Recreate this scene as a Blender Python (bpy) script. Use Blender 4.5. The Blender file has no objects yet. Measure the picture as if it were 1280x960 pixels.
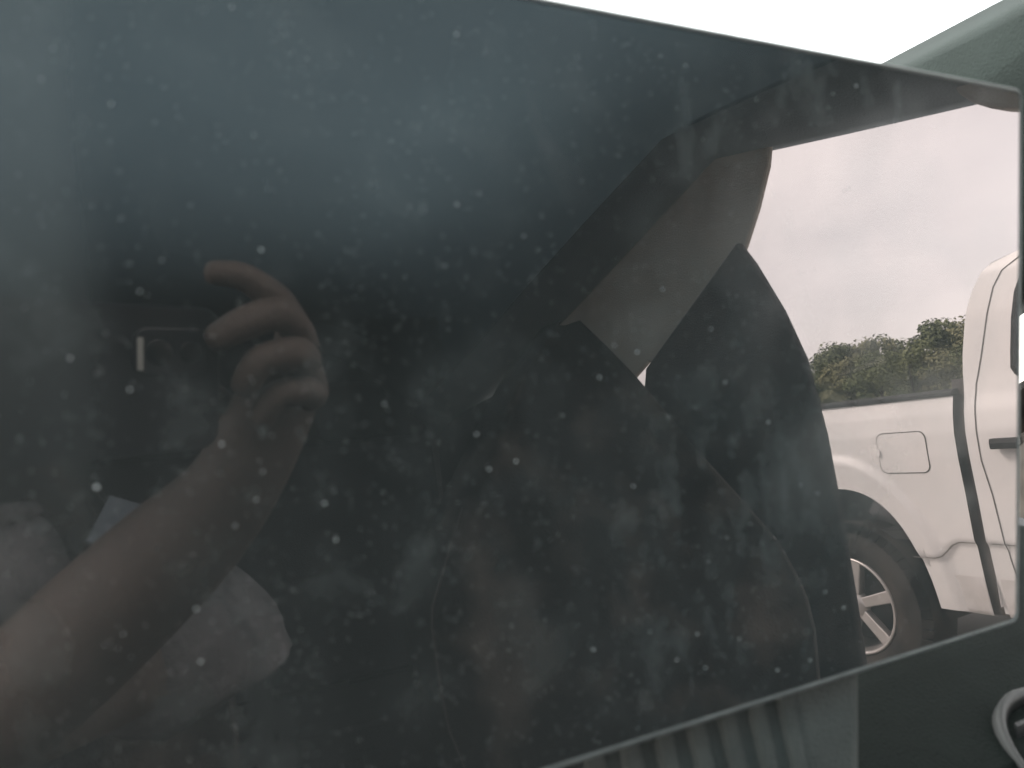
import bpy, bmesh, math, random
from mathutils import Vector, Matrix, noise
R = math.radians
S = bpy.context.scene
COL = S.collection

# ------------------------------------------------------------------ camera, sky, sun, exposure
TILT = R(9.1037)                       # how far the touchscreen leans back
EYE = Vector((0, 0, 1.4134))           # lens of the phone
GAP = 0.2                              # lens to touchscreen glass
cam_d = bpy.data.cameras.new('camera')
cam = bpy.data.objects.new('camera', cam_d); COL.objects.link(cam); S.camera = cam
rt, up, fw = Vector((.90148, -.43140, .03502)), Vector((.05605, .19658, .97888)), Vector((.42917, .88048, -.20140))
M4 = Matrix((rt, up, -fw)).transposed().to_4x4(); M4.translation = EYE
cam.matrix_world = M4
cam_d.sensor_width = 36; cam_d.lens = 919 / 1280 * 36
cam_d.clip_start = 0.004; cam_d.clip_end = 3000
cam_d.dof.use_dof = True; cam_d.dof.focus_distance = 2.6; cam_d.dof.aperture_fstop = 11

SUN_EL, SUN_AZ = R(42), R(238)         # azimuth clockwise from +Y: behind and to the left
W = bpy.data.worlds.new('World'); S.world = W; W.use_nodes = True
wn, wl = W.node_tree.nodes, W.node_tree.links
bg = wn['Background']
sky = wn.new('ShaderNodeTexSky'); sky.sky_type = 'NISHITA'; sky.sun_disc = False
sky.sun_elevation = SUN_EL; sky.sun_rotation = SUN_AZ; sky.dust_density = 3; sky.air_density = 1
tc = wn.new('ShaderNodeTexCoord'); mp = wn.new('ShaderNodeMapping'); mp.inputs['Scale'].default_value = (1, 1, 2.4)
nz = wn.new('ShaderNodeTexNoise'); nz.inputs['Scale'].default_value = 2.6; nz.inputs['Detail'].default_value = 7; nz.inputs['Roughness'].default_value = .5; nz.inputs['Distortion'].default_value = .4
cr = wn.new('ShaderNodeValToRGB')
cr.color_ramp.elements[0].position = .30; cr.color_ramp.elements[0].color = (7.6, 7.5, 7.5, 1)
cr.color_ramp.elements[1].position = .68; cr.color_ramp.elements[1].color = (9.9, 9.7, 9.5, 1)
mx = wn.new('ShaderNodeMix'); mx.data_type = 'RGBA'; mx.inputs['Factor'].default_value = .88
wl.new(tc.outputs['Generated'], mp.inputs['Vector']); wl.new(mp.outputs[0], nz.inputs['Vector']); wl.new(nz.outputs['Fac'], cr.inputs[0])
wl.new(sky.outputs[0], mx.inputs['A']); wl.new(cr.outputs[0], mx.inputs['B']); wl.new(mx.outputs['Result'], bg.inputs['Color'])
bg.inputs['Strength'].default_value = .115
sun_d = bpy.data.lights.new('sun', 'SUN'); sun = bpy.data.objects.new('sun', sun_d); COL.objects.link(sun)
sun_d.energy = 1.5; sun_d.angle = R(16); sun_d.color = (1, .95, .88)
sd = Vector((math.sin(SUN_AZ) * math.cos(SUN_EL), math.cos(SUN_AZ) * math.cos(SUN_EL), math.sin(SUN_EL)))
sun.rotation_euler = sd.to_track_quat('Z', 'Y').to_euler(); sun.location = sd * 40
S.view_settings.view_transform = 'Standard'; S.view_settings.look = 'None'
S.view_settings.exposure = 2.27; S.view_settings.gamma = 1
S.render.engine = 'CYCLES'; S.cycles.max_bounces = 6; S.cycles.diffuse_bounces = 3; S.cycles.caustics_reflective = False; S.cycles.caustics_refractive = False

# ------------------------------------------------------------------ materials
MATS = {}
def mat(name, col, rough=.6, metal=0, spec=.5, var=.0, scale=8., bump=0., bscale=60., col2=None, ior=None, detail=4, lo=.32, hi=.68):
    m = bpy.data.materials.new(name); m.use_nodes = True; n, l = m.node_tree.nodes, m.node_tree.links
    p = n['Principled BSDF']; p.inputs['Roughness'].default_value = rough; p.inputs['Metallic'].default_value = metal
    p.inputs['Specular IOR Level'].default_value = spec
    if ior: p.inputs['IOR'].default_value = ior
    c = n.new('ShaderNodeTexCoord')
    t = n.new('ShaderNodeTexNoise'); t.inputs['Scale'].default_value = scale; t.inputs['Detail'].default_value = detail
    l.new(c.outputs['Object'], t.inputs['Vector'])
    r = n.new('ShaderNodeValToRGB'); r.color_ramp.elements[0].position = lo; r.color_ramp.elements[1].position = hi
    b = col2 or tuple(min(1, x * (1 + var)) for x in col); a = col if col2 else tuple(x * (1 - var) for x in col)
    r.color_ramp.elements[0].color = (*a, 1); r.color_ramp.elements[1].color = (*b, 1)
    l.new(t.outputs['Fac'], r.inputs[0]); l.new(r.outputs[0], p.inputs['Base Color'])
    if bump:
        t2 = n.new('ShaderNodeTexNoise'); t2.inputs['Scale'].default_value = bscale; t2.inputs['Detail'].default_value = 3
        l.new(c.outputs['Object'], t2.inputs['Vector'])
        bm_ = n.new('ShaderNodeBump'); bm_.inputs['Strength'].default_value = bump; bm_.inputs['Distance'].default_value = .004
        l.new(t2.outputs['Fac'], bm_.inputs['Height']); l.new(bm_.outputs[0], p.inputs['Normal'])
    MATS[name] = m; return m
def clear_glass(name, tint, refl=.08):
    m = bpy.data.materials.new(name); m.use_nodes = True; n, l = m.node_tree.nodes, m.node_tree.links
    n.remove(n['Principled BSDF']); o = n['Material Output']
    tr = n.new('ShaderNodeBsdfTransparent'); tr.inputs[0].default_value = (*tint, 1)
    gl = n.new('ShaderNodeBsdfGlossy'); gl.inputs['Roughness'].default_value = .02
    lw = n.new('ShaderNodeLayerWeight'); pw = n.new('ShaderNodeMath'); pw.operation = 'POWER'; pw.inputs[1].default_value = 3.2
    fr = n.new('ShaderNodeMath'); fr.operation = 'MULTIPLY_ADD'; fr.inputs[1].default_value = .92; fr.inputs[2].default_value = refl*.5
    l.new(lw.outputs['Facing'], pw.inputs[0]); l.new(pw.outputs[0], fr.inputs[0])
    ms = n.new('ShaderNodeMixShader'); l.new(fr.outputs[0], ms.inputs[0]); l.new(tr.outputs[0], ms.inputs[1]); l.new(gl.outputs[0], ms.inputs[2])
    l.new(ms.outputs[0], o.inputs[0]); MATS[name] = m; return m

mat('dash_soft', (.0055, .0075, .0067), .9, spec=.08, var=.15, scale=30, bump=.5, bscale=500)
mat('dash_grey', (.020, .021, .0195), .85, spec=.15, var=.12, scale=30, bump=.5, bscale=500)
mat('mount_grey', (.100, .105, .100), .8, spec=.2, var=.12, scale=40, bump=.4, bscale=600)
mat('black_plastic', (.014, .015, .015), .5, spec=.4, var=.2, scale=20, bump=.2, bscale=400)
mat('rim_metal', (.55, .57, .56), .35, metal=.6, var=.08, scale=60)
mat('vent_ring', (.008, .0085, .008), .5, spec=.4, var=.1)
mat('edge_trim', (.18, .188, .184), .5, metal=.3, spec=.4, var=.15, scale=80)
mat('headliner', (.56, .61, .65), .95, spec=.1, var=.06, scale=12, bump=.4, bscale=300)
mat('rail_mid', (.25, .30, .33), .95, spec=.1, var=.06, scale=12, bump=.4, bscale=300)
mat('pillar_light', (.74, .67, .59), .8, spec=.2, var=.06, scale=10, bump=.3, bscale=260)
mat('pillar_dark', (.018, .018, .020), .7, spec=.3, col2=(.11, .092, .085), scale=12, lo=.5, hi=.8, bump=.3, bscale=260)
mat('pillar_front', (.020, .027, .0255), .8, spec=.25, var=.1, scale=16, bump=.3, bscale=300)
mat('seat_cloth', (.012, .012, .012), .92, spec=.15, col2=(.105, .098, .088), scale=13, detail=6, lo=.50, hi=.74, bump=.5, bscale=240)
mat('seat_side', (.014, .014, .015), .8, spec=.2, var=.3, scale=12, bump=.4, bscale=240)
mat('piping', (.075, .07, .066), .7, spec=.3, var=.1)
mat('carpet', (.018, .018, .018), .98, spec=.05, var=.4, scale=30, bump=.8, bscale=300)
mat('car_paint', (.05, .055, .06), .35, spec=.5, var=.05)
mat('skin', (.135, .108, .092), .55, spec=.35, var=.14, scale=30, bump=.25, bscale=220)
mat('shirt', (.10, .098, .10), .92, spec=.1, col2=(.24, .232, .235), scale=20, detail=6, bump=.5, bscale=120)
mat('collar', (.20, .23, .26), .9, spec=.1, var=.08)
mat('trousers', (.02, .022, .028), .92, spec=.1, var=.2, bump=.4, bscale=200)
mat('hair', (.06, .055, .05), .6, spec=.3, var=.4, scale=60, bump=.8, bscale=160)
mat('eye_white', (.6, .58, .55), .3); mat('nail', (.45, .28, .23), .35); mat('lips', (.25, .10, .09), .5)
mat('phone_body', (.012, .014, .018), .3, spec=.5, var=.1)
mat('phone_lens', (.004, .004, .005), .08, spec=.6)
mat('phone_flash', (.55, .57, .52), .4)
mat('truck_white', (.80, .79, .775), .40, spec=.45, var=.04, scale=3.0, detail=9)
mat('truck_dirty', (.72, .705, .69), .6, spec=.3, scale=9, col2=(.50, .47, .44), lo=.4, hi=.85, detail=8)
mat('crease', (.42, .40, .385), .7)
mat('seam', (.13, .12, .115), .8)
mat('truck_black', (.018, .018, .018), .6, spec=.35, var=.3, scale=14, bump=.4, bscale=200)
mat('gap_rubber', (.045, .036, .031), .45, spec=.5, var=.4, scale=7)
mat('well_black', (.012, .011, .010), .95, spec=.1, col2=(.05, .042, .035), scale=5)
mat('tyre', (.020, .019, .018), .85, spec=.25, col2=(.055, .048, .042), scale=7, bump=.3, bscale=200)
mat('alloy', (.55, .53, .51), .38, metal=.75, var=.06, scale=20)
mat('dark_alloy', (.05, .05, .05), .5, metal=.4)
mat('truck_glass', (.010, .012, .014), .06, spec=.6)
mat('lamp_red', (.28, .012, .012), .2); mat('lamp_clear', (.6, .6, .6), .15); mat('chrome', (.6, .6, .6), .15, metal=1)
mat('asphalt', (.042, .042, .043), .92, spec=.2, col2=(.085, .083, .08), scale=1.5, detail=12, bump=.6, bscale=90)
mat('concrete', (.33, .32, .30), .9, spec=.2, var=.2, scale=2.2, detail=10, bump=.4, bscale=60)
mat('paint_white', (.68, .68, .66), .8, var=.12, scale=9)
mat('grass', (.035, .055, .018), .95, spec=.1, col2=(.075, .085, .03), scale=.6, detail=10)
mat('bark', (.06, .045, .035), .95, spec=.1, var=.4, scale=5, bump=.8, bscale=20)
clear_glass('windscreen_glass', (.93, .97, .95)); clear_glass('added_roof_glass', (.088, .138, .157))
def roof_light_fade():                                # light fade painted into the roof pane's tint, dimmer rearward and right
    m = MATS['added_roof_glass']; n, l = m.node_tree.nodes, m.node_tree.links
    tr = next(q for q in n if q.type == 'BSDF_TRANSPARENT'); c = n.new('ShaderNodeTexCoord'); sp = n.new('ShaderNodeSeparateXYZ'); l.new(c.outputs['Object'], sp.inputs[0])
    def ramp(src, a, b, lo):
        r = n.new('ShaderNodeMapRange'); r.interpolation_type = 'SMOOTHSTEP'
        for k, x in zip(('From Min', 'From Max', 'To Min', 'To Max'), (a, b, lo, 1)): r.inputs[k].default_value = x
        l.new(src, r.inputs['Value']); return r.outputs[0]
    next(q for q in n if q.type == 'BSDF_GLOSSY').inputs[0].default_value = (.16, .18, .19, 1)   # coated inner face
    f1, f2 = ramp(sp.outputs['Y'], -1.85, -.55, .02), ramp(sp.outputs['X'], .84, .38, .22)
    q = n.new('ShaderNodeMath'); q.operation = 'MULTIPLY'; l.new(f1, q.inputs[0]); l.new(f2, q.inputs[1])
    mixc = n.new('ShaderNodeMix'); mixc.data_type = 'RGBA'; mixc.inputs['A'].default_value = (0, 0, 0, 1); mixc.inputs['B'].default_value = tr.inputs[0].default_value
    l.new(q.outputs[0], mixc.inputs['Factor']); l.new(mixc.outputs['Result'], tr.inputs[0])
roof_light_fade()
clear_glass('side_glass', (.97, .98, .975))
def leafmat(name, a, b):
    m = mat(name, a, .7, spec=.25, col2=b, scale=.9, detail=8)
    return m
leafmat('leaf_a', (.11, .13, .055), (.20, .215, .105)); leafmat('leaf_b', (.135, .14, .07), (.23, .225, .125)); leafmat('leaf_c', (.09, .11, .05), (.155, .175, .085))

# touchscreen glass: dark, mirror-like, with a thin film of dust and greasy smears
def screen_mat():
    m = bpy.data.materials.new('screen_glass'); m.use_nodes = True; n, l = m.node_tree.nodes, m.node_tree.links
    n.remove(n['Principled BSDF']); out = n['Material Output']
    c = n.new('ShaderNodeTexCoord')
    def nse(scale, detail, rough=.5, dist=0, stretch=None):
        t = n.new('ShaderNodeTexNoise'); t.inputs['Scale'].default_value = scale; t.inputs['Detail'].default_value = detail
        t.inputs['Roughness'].default_value = rough; t.inputs['Distortion'].default_value = dist
        if stretch:
            q = n.new('ShaderNodeMapping'); q.inputs['Scale'].default_value = stretch[0]; q.inputs['Rotation'].default_value = (0, 0, stretch[1])
            l.new(c.outputs['Object'], q.inputs[0]); l.new(q.outputs[0], t.inputs['Vector'])
        else: l.new(c.outputs['Object'], t.inputs['Vector'])
        return t.outputs['Fac']
    def ramp(fac, p0, p1, v0, v1):
        r = n.new('ShaderNodeMapRange'); r.interpolation_type = 'SMOOTHSTEP'
        for k, v in zip(('From Min', 'From Max', 'To Min', 'To Max'), (p0, p1, v0, v1)): r.inputs[k].default_value = v
        l.new(fac, r.inputs['Value']); return r.outputs[0]
    def op(o, a, b):
        q = n.new('ShaderNodeMath'); q.operation = o
        for i, x in enumerate((a, b)):
            if isinstance(x, (int, float)): q.inputs[i].default_value = x
            else: l.new(x, q.inputs[i])
        return q.outputs[0]
    film = ramp(nse(5, 3), .3, .7, .036, .062)
    prints = op('MULTIPLY', ramp(nse(62, 5, .6, .3), .53, .74, 0, .030), ramp(nse(9, 2), .44, .62, 0, 1))
    wipes = op('MULTIPLY', ramp(nse(14, 5, .6, .6, ((1, .22, 1), R(-14))), .50, .78, 0, .045), ramp(nse(7, 2), .45, .65, .1, 1))
    def spot(h0, v0, rh, rv, ang=0):                 # 1 inside an oval mark on the glass, fading to 0
        q = n.new('ShaderNodeMapping'); q.vector_type = 'TEXTURE'
        q.inputs['Location'].default_value = (h0, v0, 0); q.inputs['Scale'].default_value = (rh, rv, 1); q.inputs['Rotation'].default_value = (0, 0, ang)
        l.new(c.outputs['Object'], q.inputs[0]); L = n.new('ShaderNodeVectorMath'); L.operation = 'LENGTH'; l.new(q.outputs[0], L.inputs[0])
        return ramp(L.outputs['Value'], 1, .25, 0, 1)
    sx = n.new('ShaderNodeSeparateXYZ'); l.new(c.outputs['Object'], sx.inputs[0])
    left_haze = op('MULTIPLY', ramp(sx.outputs['X'], -.006, -.022, 0, .085), ramp(nse(11, 3, .5, 0, ((1, .3, 1), 0)), .25, .7, .45, 1))
    left_haze = op('MULTIPLY', left_haze, ramp(sx.outputs['Y'], -.06, .03, .15, 1))
    dabs = op('MULTIPLY', ramp(nse(95, 4, .55, .4, ((1, .55, 1), R(20))), .46, .66, 0, 1), op('ADD', op('ADD', spot(.235, .088, .075, .022), spot(.168, .074, .022, .034)), op('ADD', spot(.19, -.06, .075, .055), spot(.155, -.11, .05, .03))))
    drip = op('ADD', spot(.163, .064, .0055, .022, R(6)), op('ADD', spot(.268, .088, .004, .016), spot(.206, .084, .005, .007)))
    fog = op('MULTIPLY', spot(.238, -.052, .050, .045), ramp(nse(24, 4, .5, .5), .35, .7, .2, 1))
    crumbs = op('MULTIPLY', ramp(nse(170, 4, .6, .2), .57, .72, 0, .050), ramp(nse(16, 3, .5), .40, .60, .15, 1))
    crumbs = op('MULTIPLY', crumbs, ramp(sx.outputs['X'], .29, .19, .08, 1))
    blots = op('MULTIPLY', ramp(nse(38, 4, .55, .5), .50, .68, 0, .026), ramp(sx.outputs['X'], .29, .20, .1, 1))
    marks = op('ADD', op('ADD', crumbs, blots), op('ADD', op('MULTIPLY', dabs, .042), op('ADD', op('MULTIPLY', drip, .035), op('ADD', left_haze, op('MULTIPLY', fog, .055)))))
    grain = ramp(nse(420, 2, .6), .60, .80, 0, .020)
    dust = op('ADD', op('ADD', op('ADD', film, prints), op('ADD', wipes, grain)), marks)
    df = n.new('ShaderNodeBsdfDiffuse'); df.inputs[0].default_value = (.62, .665, .66, 1)
    base = n.new('ShaderNodeBsdfDiffuse'); base.inputs[0].default_value = (.0015, .002, .002, 1)
    gl = n.new('ShaderNodeBsdfGlossy'); gl.inputs['Color'].default_value = (1, .88, .865, 1); gl.inputs['Roughness'].default_value = 0.0
    gs = n.new('ShaderNodeBsdfGlossy'); gs.inputs['Color'].default_value = (.9, .9, .9, 1)
    gs.inputs['Roughness'].default_value = .24                       # soft scatter of the greasy film
    mg = n.new('ShaderNodeMixShader'); l.new(ramp(nse(22, 4, .5, .5), .40, .72, .06, .26), mg.inputs[0])
    l.new(gl.outputs[0], mg.inputs[1]); l.new(gs.outputs[0], mg.inputs[2])
    fr = n.new('ShaderNodeFresnel'); fr.inputs[0].default_value = 2.5
    m1 = n.new('ShaderNodeMixShader'); l.new(fr.outputs[0], m1.inputs[0]); l.new(base.outputs[0], m1.inputs[1]); l.new(mg.outputs[0], m1.inputs[2])
    m2 = n.new('ShaderNodeMixShader'); l.new(dust, m2.inputs[0]); l.new(m1.outputs[0], m2.inputs[1]); l.new(df.outputs[0], m2.inputs[2])
    l.new(m2.outputs[0], out.inputs[0]); MATS['screen_glass'] = m
screen_mat()
mat('dust', (.85, .86, .86), .9, spec=.2, var=.05)

# ------------------------------------------------------------------ helpers
def tag(o, label=None, cat=None, group=None, kind=None):
    for k, v in (('label', label), ('category', cat), ('group', group), ('kind', kind)):
        if v: o[k] = v
    return o
def empty(name, loc=(0, 0, 0), rz=0):
    o = bpy.data.objects.new(name, None); COL.objects.link(o); o.location = loc; o.rotation_euler = (0, 0, rz); o.empty_display_size = .1
    return o
def mesh_obj(name, verts, faces, m, parent=None, smooth=False, solid=0, bevel=0, seg=2, subsurf=0, loc=None, offset=-1):
    me = bpy.data.meshes.new(name); me.from_pydata([tuple(v) for v in verts], [], faces); me.update()
    b = bmesh.new(); b.from_mesh(me); bmesh.ops.recalc_face_normals(b, faces=b.faces); b.to_mesh(me); b.free()
    if smooth: me.polygons.foreach_set('use_smooth', [True] * len(me.polygons))
    return fin(name, me, m, parent, solid, bevel, seg, subsurf, loc, offset)
def fin(name, me, m, parent=None, solid=0, bevel=0, seg=2, subsurf=0, loc=None, offset=-1):
    for k in (m if isinstance(m, (list, tuple)) else [m]): me.materials.append(MATS[k])
    o = bpy.data.objects.new(name, me); COL.objects.link(o)
    if parent: o.parent = parent
    if loc: o.location = loc
    if subsurf: d = o.modifiers.new('s', 'SUBSURF'); d.levels = d.render_levels = subsurf
    if solid: d = o.modifiers.new('t', 'SOLIDIFY'); d.thickness = solid; d.offset = offset
    if bevel:
        d = o.modifiers.new('b', 'BEVEL'); d.width = bevel; d.segments = seg; d.limit_method = 'ANGLE'; d.angle_limit = R(40)
        d.harden_normals = False
    return o
def box(name, lo, hi, m, parent=None, bevel=.006, seg=2):
    x0, y0, z0 = lo; x1, y1, z1 = hi
    v = [(x0,y0,z0),(x1,y0,z0),(x1,y1,z0),(x0,y1,z0),(x0,y0,z1),(x1,y0,z1),(x1,y1,z1),(x0,y1,z1)]
    f = [(0,3,2,1),(4,5,6,7),(0,1,5,4),(1,2,6,5),(2,3,7,6),(3,0,4,7)]
    return mesh_obj(name, v, f, m, parent, bevel=bevel, seg=seg)
def prism(name, poly, axis, a0, a1, m, parent=None, bevel=.008, seg=3):
    """polygon in the plane across `axis`, extruded from a0 to a1"""
    def P(p, a):
        return {'x': (a, p[0], p[1]), 'y': (p[0], a, p[1]), 'z': (p[0], p[1], a)}[axis]
    n = len(poly); v = [P(p, a0) for p in poly] + [P(p, a1) for p in poly]
    f = [tuple(range(n)), tuple(range(2*n-1, n-1, -1))] + [(i, (i+1) % n, n+(i+1) % n, n+i) for i in range(n)]
    return mesh_obj(name, v, f, m, parent, bevel=bevel, seg=seg)
def tube(name, pts, r, m, parent=None, n=8, closed=False):
    pts = [Vector(p) for p in pts]; v, f = [], []; N = len(pts)
    for i, p in enumerate(pts):
        a = pts[(i-1) % N] if (closed or i) else p; b = pts[(i+1) % N] if (closed or i < N-1) else p
        d = (b - a).normalized(); u = d.orthogonal().normalized() if i == 0 else (u - d * u.dot(d)).normalized(); w = d.cross(u)
        rr = r[i] if isinstance(r, (list, tuple)) else r
        for k in range(n): t = 2*math.pi*k/n; v.append(p + (u*math.cos(t) + w*math.sin(t)) * rr)
    for i in range(N if closed else N-1):
        j = (i+1) % N
        for k in range(n): f.append((i*n+k, i*n+(k+1) % n, j*n+(k+1) % n, j*n+k))
    if not closed: f += [tuple(range(n-1, -1, -1)), tuple((N-1)*n+k for k in range(n))]
    return mesh_obj(name, v, f, m, parent, smooth=True)
def loft(name, rings, m, parent=None, smooth=True, cap=True, **k):
    n = len(rings[0]); v = [p for r_ in rings for p in r_]; f = []
    for i in range(len(rings)-1):
        for j in range(n): f.append((i*n+j, i*n+(j+1) % n, (i+1)*n+(j+1) % n, (i+1)*n+j))
    if cap: f += [tuple(range(n)), tuple(range(len(v)-1, len(v)-n-1, -1))]
    return mesh_obj(name, v, f, m, parent, smooth=smooth, **k)
def lerp(pts, x):
    if x <= pts[0][0]: return pts[0][1]
    for (a, va), (b, vb) in zip(pts, pts[1:]):
        if x <= b: return va + (vb-va)*(x-a)/(b-a)
    return pts[-1][1]
def smoothstep(a, b, x):
    t = max(0, min(1, (x-a)/(b-a))); return t*t*(3-2*t)
def copy_tree(o, parent=None):
    c = o.copy(); COL.objects.link(c); c.parent = parent
    for ch in list(o.children): copy_tree(ch, c)
    return c
def sq(cx, cy, hw, hh, n=20, e=3.2):
    """superellipse ring"""
    out = []
    for k in range(n):
        t = 2*math.pi*(k+.5)/n; c, s = math.cos(t), math.sin(t)
        out.append((cx + hw*math.copysign(abs(c)**(2/e), c), cy + hh*math.copysign(abs(s)**(2/e), s)))
    return out

# ------------------------------------------------------------------ setting
def sheet(name, x0, x1, y0, y1, z, m, kind='structure'):
    return tag(mesh_obj(name, [(x0,y0,z),(x1,y0,z),(x1,y1,z),(x0,y1,z)], [(0,1,2,3)], m), kind=kind)
sheet('ground', -900, 900, -900, 900, 0, 'grass')
sheet('parking_lot', -30, 52, -60, 60, .004, 'concrete')
lines = empty('parking_bay_marking')
tag(lines, kind='structure')
for k, x in enumerate((-1.15, 1.72, 4.75, 7.7)):
    mesh_obj('painted_line', [(x-.05,-3.4,.008),(x+.05,-3.4,.008),(x+.05,2.6,.008),(x-.05,2.6,.008)], [(0,1,2,3)], 'paint_white', lines)

# trees beyond the lot
def make_tree(seed, hgt, rad, leaf, nl):
    rnd = random.Random(seed); root = empty('broadleaf_tree')
    tr = [(0,0,-.1),(.05*rnd.uniform(-1,1),.1,hgt*.25),(.2*rnd.uniform(-1,1),.15,hgt*.5),(.1,.1,hgt*.78)]
    tube('trunk', tr, [.22,.17,.12,.04], 'bark', root, 8)
    clumps = []
    for k in range(30):
        a = rnd.uniform(0, 2*math.pi); z = rnd.uniform(.04, .97)
        w = rad*(.45 + .75*math.sin(math.pi*min(1, z**.75)))*rnd.uniform(.25, 1)
        clumps.append((Vector((math.cos(a)*w, math.sin(a)*w, z*hgt)), rnd.uniform(.55, 1.15)*rad*.42))
    for k in range(7):
        c, _ = clumps[k*4]; tube('limb', [(0,0,hgt*rnd.uniform(.2,.5)), c*.5+Vector((0,0,hgt*.14)), c], [.08,.05,.02], 'bark', root, 5)
    v, f = [], []
    for k in range(nl):
        c, r = clumps[rnd.randrange(len(clumps))]
        d = Vector((rnd.gauss(0,1), rnd.gauss(0,1), rnd.gauss(0,.8))).normalized() * r * rnd.uniform(.55, 1.08)
        p = c + d
        if p.z < .1: p.z = .1
        nrm = (d.normalized() + Vector((rnd.uniform(-.8,.8), rnd.uniform(-.8,.8), rnd.uniform(-.2,.9)))).normalized()
        u = nrm.orthogonal().normalized(); w = nrm.cross(u); a = rnd.uniform(0, 6.28)
        u, w = u*math.cos(a)+w*math.sin(a), w*math.cos(a)-u*math.sin(a); s = rnd.uniform(.10, .26)
        b = len(v); v += [p-u*s, p-w*s*.55+nrm*s*.15, p+u*s, p+w*s*.55+nrm*s*.15]; f.append((b, b+1, b+2, b+3))
    me = bpy.data.meshes.new('crown'); me.from_pydata([tuple(q) for q in v], [], f); me.update()
    fin('crown', me, leaf, root)
    return root
rnd = random.Random(5)
protos = [make_tree(11, 8.2, 2.9, 'leaf_a', 7000), make_tree(12, 7.9, 2.8, 'leaf_b', 6500), make_tree(13, 8.4, 3.0, 'leaf_c', 7500)]
used = [False]*3
ORD = 'first second third fourth fifth sixth seventh eighth ninth tenth'.split()
LOOK = ['mid green', 'yellowish green', 'deep green']
spots = []
for k in range(10):                        # front row
    a = -48 + k*2.0 + rnd.uniform(-.4, .4); spots.append((a, rnd.uniform(62, 70), rnd.uniform(.62, .82)))
for k in range(10):                        # row behind
    a = -48.5 + k*2.05 + rnd.uniform(-.4, .4); spots.append((a, rnd.uniform(78, 82), rnd.uniform(.99, 1.05)))
# height multiplier that lets the skyline climb from rear to front, as the wood does
for i, (a, dist, sc) in enumerate(spots):
    k = i % 3 if i < 10 else (i*2+1) % 3
    o = protos[k] if not used[k] else copy_tree(protos[k]); used[k] = True
    o.location = (math.cos(R(a))*dist, .4+math.sin(R(a))*dist, 0)
    rise = .80 + .22*smoothstep(-46, -34, a)
    o.scale = (sc*1.05, sc*1.05, sc*rise); o.rotation_euler.z = rnd.uniform(0, 6.28)
    row = 'near row' if i < 10 else 'far row'
    n_in = (i+1) if i < 10 else i-9
    tag(o, f'{LOOK[k]} bushy tree, {ORD[n_in-1]} from the left in the {row} behind the truck', 'tree', 'trees beyond the parking lot')

# ------------------------------------------------------------------ white pickup truck parked alongside
truck = empty('pickup_truck', (3.0434 - 2.2036*math.sin(R(3.2133)), -2.2036*math.cos(R(3.2133)), 0), -R(3.2133))
tag(truck, 'white crew cab pickup truck parked alongside, mirrored in the touchscreen', 'pickup truck')
TW = 2.0                                   # local x: 0 = side facing the car, TW = far side; y: forward from the rear axle
def prof(z):                               # how far the side leans in (positive = towards the truck's middle)
    return lerp([(.40,.085),(.50,.065),(.62,.045),(.76,.028),(.96,.016),(1.12,.002),(1.22,0),(1.30,.012),(1.37,.032),(1.45,.045),(1.70,.070),(1.86,.095),(1.95,.13)], z)
def arch(s, c, a=.39, b=.575, zc=.41):     # wheel opening: lower edge of the panel at s
    t = abs(s-c)/a
    return zc + b*(1-t**2.3)**(1/2.3) if t < 1 else 0
def crease(s):
    return .686 + .074*smoothstep(.43, .53, s)
def side_x(s, z, arcs):
    x = prof(z)
    for c in arcs:                         # raised wheel-arch flare
        q = math.hypot((s-c)/.39, (z-.41)/.575) if z > .41 else abs(s-c)/.39
        x -= .022*(1-smoothstep(1.20, 1.30, q))
    x += .014*smoothstep(.008, -.008, z-crease(s)) if False else .014*(1-smoothstep(-.010, .008, z-crease(s)))
    return x
def side_panel(name, ss, bot, top, arcs, side, m, rows=70, parent=truck):
    v, f = [], []
    for s in ss:
        b, t = bot(s), top(s)
        for j in range(rows+1):
            z = b + (t-b)*j/rows; x = side_x(s, z, arcs)
            v.append((x if side == 0 else TW-x, s, z))
    for i in range(len(ss)-1):
        for j in range(rows): a = i*(rows+1)+j; f.append((a, a+1, a+rows+2, a+rows+1))
    return mesh_obj(name, v, f, m, parent, smooth=True)
def span(a, b, n): return [a+(b-a)*k/n for k in range(n+1)]
def near_arch(a, b, c, n=90, ar=.39):
    ss = set(span(a, b, n))
    for k in range(41):
        t = math.cos(math.pi*k/40)*ar*.99999
        if a < c+t < b: ss.add(c+t)
    return sorted(ss)
bedtop = lambda s: 1.372 + .012*(s+.05)/.7*0
FRONT = 3.70
cab_top = lambda s: lerp([(.645,1.46),(.650,1.53),(.672,1.67),(.690,1.74),(.712,1.795),(.752,1.862),(.79,1.892),(.90,1.918),(1.3,1.94),(2.05,1.94),(2.25,1.90),(2.95,1.36),(3.05,1.32)], s)
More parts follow.
